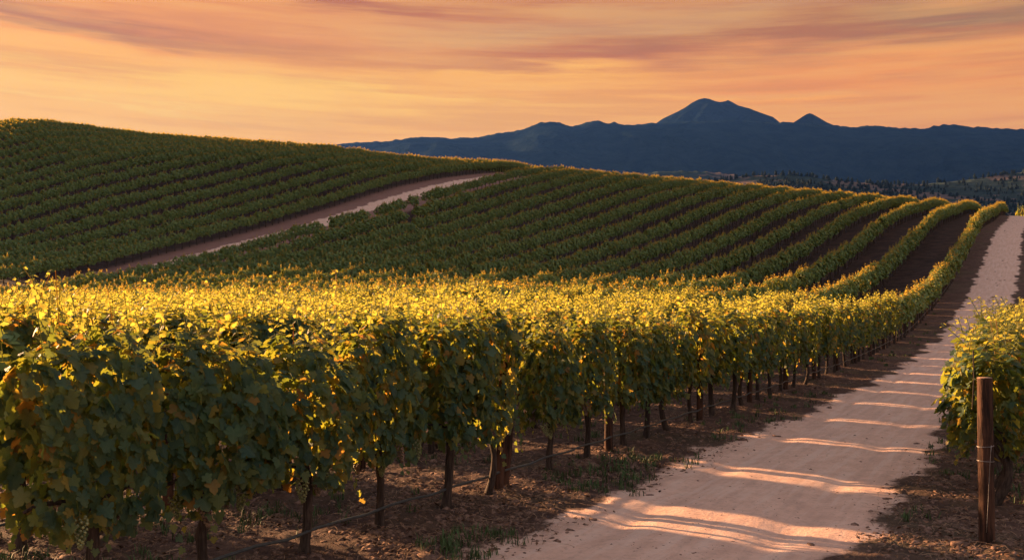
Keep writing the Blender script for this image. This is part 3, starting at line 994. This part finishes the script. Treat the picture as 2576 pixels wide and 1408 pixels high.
rnd = np.random.RandomState(77)
x, y, u, v, r = scatter(70000, 5.2, 42, rnd, .9)
m = verge_mask(u, v, rnd); x, y, r = x[m], y[m], r[m]; n = len(x)
z = ground_z(x, y)
L = rnd.uniform(.03, .13, n) * (1 + r * .02); a = rnd.uniform(0, 6.28, n); wd = rnd.uniform(.001, .0022, n) * (1 + r * .05)
d = np.stack([np.cos(a), np.sin(a), rnd.normal(0, .12, n)], 1); sd_ = np.stack([-np.sin(a), np.cos(a), rnd.normal(0, .3, n)], 1)
c = np.stack([x, y, z + .012 + rnd.uniform(0, .02, n)], 1)
bend = rnd.normal(0, .02, (n, 1)) * sd_ + np.array([0, 0, .012])
Vv = np.stack([c - d * L[:, None] / 2 - sd_ * wd[:, None], c + bend - sd_ * wd[:, None], c + d * L[:, None] / 2 - sd_ * wd[:, None],
               c + d * L[:, None] / 2 + sd_ * wd[:, None], c + bend + sd_ * wd[:, None], c - d * L[:, None] / 2 + sd_ * wd[:, None]], 1).reshape(-1, 3)
b6 = np.arange(n)[:, None] * 6
Qs = np.concatenate([b6 + np.array([[0, 1, 4, 5]]), b6 + np.array([[1, 2, 3, 4]])])
tag(obj('straw', mesh_np('straw', Vv, None, Qs, M_straw)), 'dry broken straw strewn over the soil under the vines', 'straw', None, 'stuff')

x, y, u, v, r = scatter(26000, 5.2, 40, rnd, .9)
m = verge_mask(u, v, rnd); x, y, r = x[m], y[m], r[m]; n = len(x)
a = rnd.uniform(0, 6.28, n)
C_ = np.stack([x, y, ground_z(x, y) + .02], 1)
N_ = np.stack([rnd.normal(0, .5, n), rnd.normal(0, .5, n), np.ones(n)], 1)
D_ = np.stack([np.cos(a), np.sin(a), rnd.normal(0, .3, n)], 1)
Vv, Tt = leaf_cloud(C_, N_, D_, rnd.uniform(.012, .036, n) * (1 + r * .01), LEAF_LO, rnd)
tag(obj('fallen_leaves', mesh_np('fallen_leaves', Vv, Tt, None, M_dleaf)), 'curled brown fallen leaves lying on the soil', 'leaves', None, 'stuff')


def clods(name, x, y, s, mat, label, rnd, lift=.2):
    n = len(x)
    o6 = np.array([[1, 0, 0], [0, 1, 0], [-1, 0, 0], [0, -1, 0], [.6, .6, .55], [-.6, .5, .6], [-.55, -.6, .5], [.6, -.55, .6], [0, 0, .85]], float)
    f = np.array([[0, 1, 4], [1, 2, 5], [2, 3, 6], [3, 0, 7], [1, 5, 4], [2, 6, 5], [3, 7, 6], [0, 4, 7], [4, 5, 8], [5, 6, 8], [6, 7, 8], [7, 4, 8]])
    a = rnd.uniform(0, 6.28, n); ca, sa = np.cos(a)[:, None], np.sin(a)[:, None]
    P = o6[None] * s[:, None, None] * rnd.uniform(.6, 1.3, (n, 9, 3)) * np.array([1.2, .8, .7])
    X = P[..., 0] * ca - P[..., 1] * sa; Y = P[..., 0] * sa + P[..., 1] * ca
    W = np.stack([X + x[:, None], Y + y[:, None], P[..., 2] + (ground_z(x, y) - lift * s)[:, None]], -1).reshape(-1, 3)
    T = (np.arange(n)[:, None, None] * 9 + f[None]).reshape(-1, 3)
    tag(obj(name, mesh_np(name, W, T, None, mat)), label, 'soil clods' if 'clod' in name else 'pebbles', None, 'stuff')


x, y, u, v, r = scatter(60000, 5.2, 45, rnd, .9)
m = verge_mask(u, v, rnd); x, y, r = x[m], y[m], r[m]
clods('soil_clods', x, y, rnd.gamma(2.0, .009, len(x)) * (1 + r * .015) + .006, M_clod, 'crumbly brown soil clods under the vines and along the road edges', rnd)
x, y, u, v, r = scatter(40000, 42, 190, rnd)
m = (np.abs(v - 2.75) < .75 * rnd.rand(len(v)) ** .5) & (fbm(u * .35, v * 1.2, 3, 71) > .56); x, y, r = x[m], y[m], r[m]
clods('road_clods', x, y, rnd.gamma(2, .022, len(x)) + .02, M_clod, 'dark clods strewn along the middle of the road uphill', rnd, .3)
x, y, u, v, r = scatter(10000, 6, 90, rnd)
m = (v > 1.4) & (v < 4.5) & ((rnd.rand(len(v)) < .45) | (np.abs(v - 2.85) < .4)); x, y, r = x[m], y[m], r[m]
clods('road_pebbles', x, y, rnd.gamma(1.5, .003, len(x)) * (1 + r * .03) + .003, M_clod, 'small stones and crumbs scattered on the sandy road', rnd, .3)

x, y, u, v, r = scatter(14000, 5.4, 60, rnd)
pat = fbm(x * .8, y * .8, 3, 31)
m = verge_mask(u, v, rnd) & (pat > .51) & ((v < 1.7) | (np.abs(v - 4.7) < .6) | (rnd.rand(len(v)) < .25))
x, y, r, pt = x[m], y[m], r[m], pat[m]
nb = 14; n = len(x) * nb
X = np.repeat(x, nb) + rnd.normal(0, .04, n); Y = np.repeat(y, nb) + rnd.normal(0, .04, n); Rr = np.repeat(r, nb)
Z = ground_z(X, Y) - .005
a = rnd.uniform(0, 6.28, n); Lb = rnd.uniform(.03, .12, n); wb = rnd.uniform(.002, .004, n) * (1 + Rr * .06)
d = np.stack([np.cos(a), np.sin(a), np.zeros(n)], 1); s_ = np.stack([-np.sin(a), np.cos(a), np.zeros(n)], 1)
B = np.stack([X, Y, Z], 1); ln = rnd.uniform(.2, .9, n)[:, None]
mid = B + (d * ln * .35 + UZ * .75) * Lb[:, None]; tip = B + (d * ln + UZ * 1.0) * Lb[:, None]
Vv = np.stack([B - s_ * wb[:, None], B + s_ * wb[:, None], mid + s_ * wb[:, None] * .8, mid - s_ * wb[:, None] * .8, tip], 1).reshape(-1, 3)
b5 = np.arange(n)[:, None] * 5
tag(obj('grass', mesh_np('grass', Vv, b5 + np.array([[3, 2, 4]]), b5 + np.array([[0, 1, 2, 3]]), M_grass)), 'sparse short grass tufts along the road edges', 'grass', None, 'stuff')

# ------------------------------------------------------------------ hills and mountains
def hill_material(name, c0, c1, tan=None, s=.004):
    m, t, b, o = principled(name)
    g = t.new('ShaderNodeNewGeometry'); P = g.outputs['Position']
    n1 = t.noise(P, s, 6, .6); n2 = t.noise(P, s * 6, 5, .65)
    c = t.mix(t.sstep(n2, .35, .65), c0, c1)
    if tan:
        c = t.mix(t.math('MULTIPLY', t.sstep(n1, .54, .60), .8), c, tan)
    t.l.new(c, b.inputs['Base Color']); b.inputs['Roughness'].default_value = 1.0; b.inputs['Specular IOR Level'].default_value = 0
    bump(t, n2, 1.0, 1.0 / s * .06, b)
    return m


M_mount = hill_material('mountain_forest', (.006, .014, .018), (.014, .024, .026), None, .0012)
M_cone = hill_material('mountain_rock', (.004, .009, .011), (.009, .015, .017), None, .0012)
M_foot = hill_material('foothill_scrub', (.030, .046, .044), (.046, .062, .056), (.17, .12, .10), .006)


def prof(pts, Y):
    p = np.array(pts, float)
    return (p[:, 0] - 1288) / F * Y, CAMH + (768 - p[:, 1]) / F * Y


def ridge(name, pts, Y, front, back, z0, mat, label, seed, rough, bumps, dx=None):
    X0, Z0 = prof(pts, Y)
    dx = dx or (X0[-1] - X0[0]) / 700
    xs = np.arange(X0[0], X0[-1], dx)
    H = np.interp(xs, X0, Z0)
    kk = max(1, int((X0[-1] - X0[0]) / 260 / dx)); ker = np.hanning(kk * 2 + 1); ker /= ker.sum()
    Hs = np.convolve(np.pad(H, kk, mode='edge'), ker, 'valid')
    ts = np.concatenate([-np.linspace(1, 0, 46)[:-1] ** 1.0, np.linspace(0, 1, 14)])
    XX, TT = np.meshgrid(xs, ts)
    YY = Y + np.where(TT < 0, TT * front, TT * back)
    sx = xs / front * 3.2
    spur = fbm(XX / front * 5 + 3, TT * .9 + 5, 5, seed) - .5
    rid = 1 - np.abs(fbm(XX / front * 4 + TT * .6, TT * 1.6, 5, seed + 50) - .5) * 4
    shape = np.where(TT < 0, (1 + TT) ** 1.15, (1 - TT) ** 1.5)
    ZZ = z0 + (Hs[None] - z0) * shape
    ZZ = ZZ + (Hs[None] - z0) * (spur * .35 + rid * .08 * rough) * np.sin(np.pi * np.clip(np.abs(TT), 0, 1)) ** .8 * np.minimum(1, (np.abs(TT) * 6)) * (TT < 0) * rough
    tb = (vnoise(xs / bumps[0], xs * 0, seed + 7) ** 2 * .7 + vnoise(xs / bumps[0] * 2.7, xs * 0 + 3, seed + 8) * .3) * bumps[1]
    ZZ = ZZ + tb[None] * np.exp(-(np.abs(TT) / .03) ** 2)
    Vv = np.stack([XX, YY, ZZ], -1).reshape(-1, 3); a, b = XX.shape
    i = np.arange(a - 1)[:, None] * b; j = np.arange(b - 1)[None]
    Qq = np.stack([i + j, i + j + 1, i + b + j + 1, i + b + j], -1).reshape(-1, 4)
    return tag(obj(name, mesh_np(name, Vv, None, Qq, mat, True)), label, kind='structure')


main = [(200, 420), (600, 385), (845, 364), (880, 360), (960, 358), (1010, 352), (1060, 346), (1140, 350), (1210, 346), (1250, 338), (1290, 333), (1330, 322), (1350, 313), (1375, 309), (1400, 308), (1420, 314),
        (1440, 321), (1460, 317), (1480, 307), (1500, 305), (1515, 309), (1530, 314), (1545, 310), (1565, 315), (1600, 316), (1640, 311), (1700, 309), (1800, 307), (1880, 306), (1940, 310), (1990, 309), (2050, 314),
        (2110, 322), (2150, 321), (2190, 317), (2240, 321), (2280, 325), (2320, 326), (2350, 320), (2380, 315), (2410, 318), (2440, 321), (2510, 325), (2576, 328), (2700, 322), (2900, 330), (3300, 345)]
ridge('mountain_range', main, 7800, 3800, 2500, -32, M_mount, 'long dark blue forested mountain ridge behind the vineyard', 4, 1.0, (38, 16), 14)


def cone(name, pts, Y, cx, label, seed):
    X0, Z0 = prof(pts, Y); cxw = (cx - 1288) / F * Y
    rmax = max(X0[-1] - cxw, cxw - X0[0])
    nr_, na_ = 90, 160
    r_ = np.linspace(0, 1, nr_) ** 1.0 * rmax; a_ = np.linspace(0, 2 * np.pi, na_, endpoint=False)
    Rr_, Aa_ = np.meshgrid(r_, a_, indexing='ij')
    wgt = sm(np.cos(Aa_), -.75, .75)
    DX, DY = Rr_ * np.cos(Aa_), Rr_ * np.sin(Aa_)
    rs_ = 55 / F * Y
    zr = np.interp(cxw + Rr_, X0, Z0); zl = np.interp(cxw - Rr_, X0, Z0)
    Z = zr * wgt + zl * (1 - wgt)
    gul = (fbm(Aa_ * 6, Rr_ / rmax * 2, 4, seed) - .5) * 70 * np.clip(Rr_ / rmax * 3 - .4, 0, 1)
    gul *= (1 - np.abs(np.cos(Aa_)) ** 6 * .75)
    ws = sm(Rr_, rs_ * .7, rs_ * 1.7)
    Z = Z * ws + (1 - ws) * (np.interp(cxw + DX, X0, Z0) - .5 * np.abs(DY))
    Z = Z + gul
    Vv = np.stack([cxw + Rr_ * np.cos(Aa_), Y + Rr_ * np.sin(Aa_), Z], -1).reshape(-1, 3)
    i = np.arange(nr_ - 1)[:, None] * na_; j = np.arange(na_)[None]; j2 = (j + 1) % na_
    Qq = np.stack([i + j, i + na_ + j, i + na_ + j2, i + j2], -1).reshape(-1, 4)
    return tag(obj(name, mesh_np(name, Vv, None, Qq, M_cone, True)), label, kind='structure')


cone('volcano_peak', [(1480, 500), (1620, 335), (1660, 305), (1700, 285), (1720, 273), (1740, 259), (1758, 250), (1772, 247), (1785, 249), (1800, 255), (1812, 257), (1824, 255), (1832, 252), (1840, 256), (1860, 267),
                      (1900, 289), (1930, 304), (1950, 314), (2150, 500)], 9300, 1800, 'tall broad grey volcano cone with a notched summit rising behind the ridge', 5)
cone('small_peak', [(1900, 420), (1995, 309), (2008, 301), (2020, 293), (2030, 287), (2037, 285), (2044, 287), (2060, 296), (2080, 308), (2105, 318), (2200, 420)], 9000, 2037, 'small pointed cone peak right of the big volcano', 6)

foot1 = [(1300, 470), (1500, 452), (1600, 440), (1685, 433), (1740, 433), (1790, 436), (1817, 439), (1860, 446), (1920, 452), (2100, 470), (2300, 500)]
foot2 = [(1650, 500), (1780, 462), (1860, 449), (1904, 443), (1964, 441), (2036, 445), (2084, 453), (2144, 459), (2243, 464), (2323, 464), (2403, 457), (2463, 449), (2515, 442), (2576, 433), (2700, 425), (3000, 440)]
ridge('far_foothill', foot1, 3300, 1300, 800, -32, M_foot, 'low dark wooded foothill at the mountain foot', 14, 1.0, (16, 9), 5)
ridge('foothill', foot2, 2100, 1250, 600, -32, M_foot, 'rolling wooded foothill with tan clearings in front of the mountain', 24, .8, (12, 2), 4)

# woods on the foothill: tree shapes scattered as one mass
tcol = bpy.data.collections.new('wood_shapes')
M_wood = plain('tree_leaves', (.024, .038, .035), .9, 0, .1, .45, .12)
for i in range(4):
    rnd = np.random.RandomState(30 + i)
    n = 130
    a = rnd.uniform(0, 6.28, n); h = rnd.uniform(.12, 1, n)
    rr_ = (.30 if i < 3 else .42) * np.sin(np.pi * (.15 + .8 * h)) * rnd.uniform(.6, 1.1, n) * (1.0 if i % 2 else .8)
    C_ = np.stack([rr_ * np.cos(a), rr_ * np.sin(a), h], 1)
    Vv, Tt = leaf_cloud(C_, np.stack([np.cos(a), np.sin(a), rnd.normal(.5, .5, n)], 1), rnd.normal(0, 1, (n, 3)), rnd.uniform(.12, .24, n), LEAF_LO, rnd)
    tv, tq, tt = tube(np.array([[0, 0, -.05], [0, 0, .25], [0, 0, .5]]), [.03, .025, .01], 5)
    me = Geo().add(Vv, None, Tt).add(tv, tq, tt).mesh('wood_tree', M_wood)
    tcol.objects.link(bpy.data.objects.new('wood_tree_%s' % 'abcd'[i], me))
fo = bpy.data.objects['foothill'].data
cov = np.empty(len(fo.vertices) * 3, np.float32); fo.vertices.foreach_get('co', cov); cov = cov.reshape(-1, 3)
rnd = np.random.RandomState(12)
cand = np.where((cov[:, 2] > 40) & (cov[:, 1] > 1150) & (cov[:, 1] < 2130))[0]
dens = fbm(cov[cand, 0] / 90, cov[cand, 1] / 90, 3, 61)
cand = cand[(dens > .47)]
pick = rnd.choice(cand, 2400, replace=False)
# extra trees along the skyline of the foothill
top_i = np.where(np.abs(cov[:, 1] - 2100) < 12)[0]
sky_d = fbm(cov[top_i, 0] / 55, cov[top_i, 0] * 0, 2, 64)
top_i = top_i[sky_d > .42]
pick = np.concatenate([pick, rnd.choice(top_i, min(len(top_i), 190), replace=False)])
P = cov[pick] + np.stack([rnd.normal(0, 3, len(pick)), rnd.normal(0, 3, len(pick)), np.full(len(pick), -1.0)], 1)
hh = rnd.uniform(4, 10, len(pick))
tag(instancer('distant_woods', P, np.stack([0 * hh, 0 * hh, rnd.uniform(0, 6, len(pick))], 1), np.stack([hh, hh, hh * rnd.uniform(.8, 1.2, len(pick))], 1), rnd.randint(0, 4, len(pick)), tcol),
    'dark trees of the distant woods dotted over the foothill', 'trees', None, 'stuff')

# ------------------------------------------------------------------ haze
import bmesh
bm = bmesh.new()
bmesh.ops.create_cube(bm, size=1)
me = bpy.data.meshes.new('haze'); bm.to_mesh(me); bm.free()
mh = bpy.data.materials.new('haze'); mh.use_nodes = True
t = NT(mh.node_tree)
for n in list(t.n): t.n.remove(n)
pv = t.new('ShaderNodeVolumePrincipled'); oo = t.new('ShaderNodeOutputMaterial')
pv.inputs['Color'].default_value = (.08, .235, .82, 1)
pv.inputs['Density'].default_value = .0000175
pv.inputs['Anisotropy'].default_value = .3
t.l.new(pv.outputs[0], oo.inputs['Volume'])
me.materials.append(mh)
hz = obj('haze', me, None, (0, 0, 0))
hz.scale = (17000, 14500, 2150); hz.location = (1500, 6500, 2150 / 2 - 36)
tag(hz, 'thin blue evening haze over the valley', kind='stuff')
hz.display_type = 'WIRE'
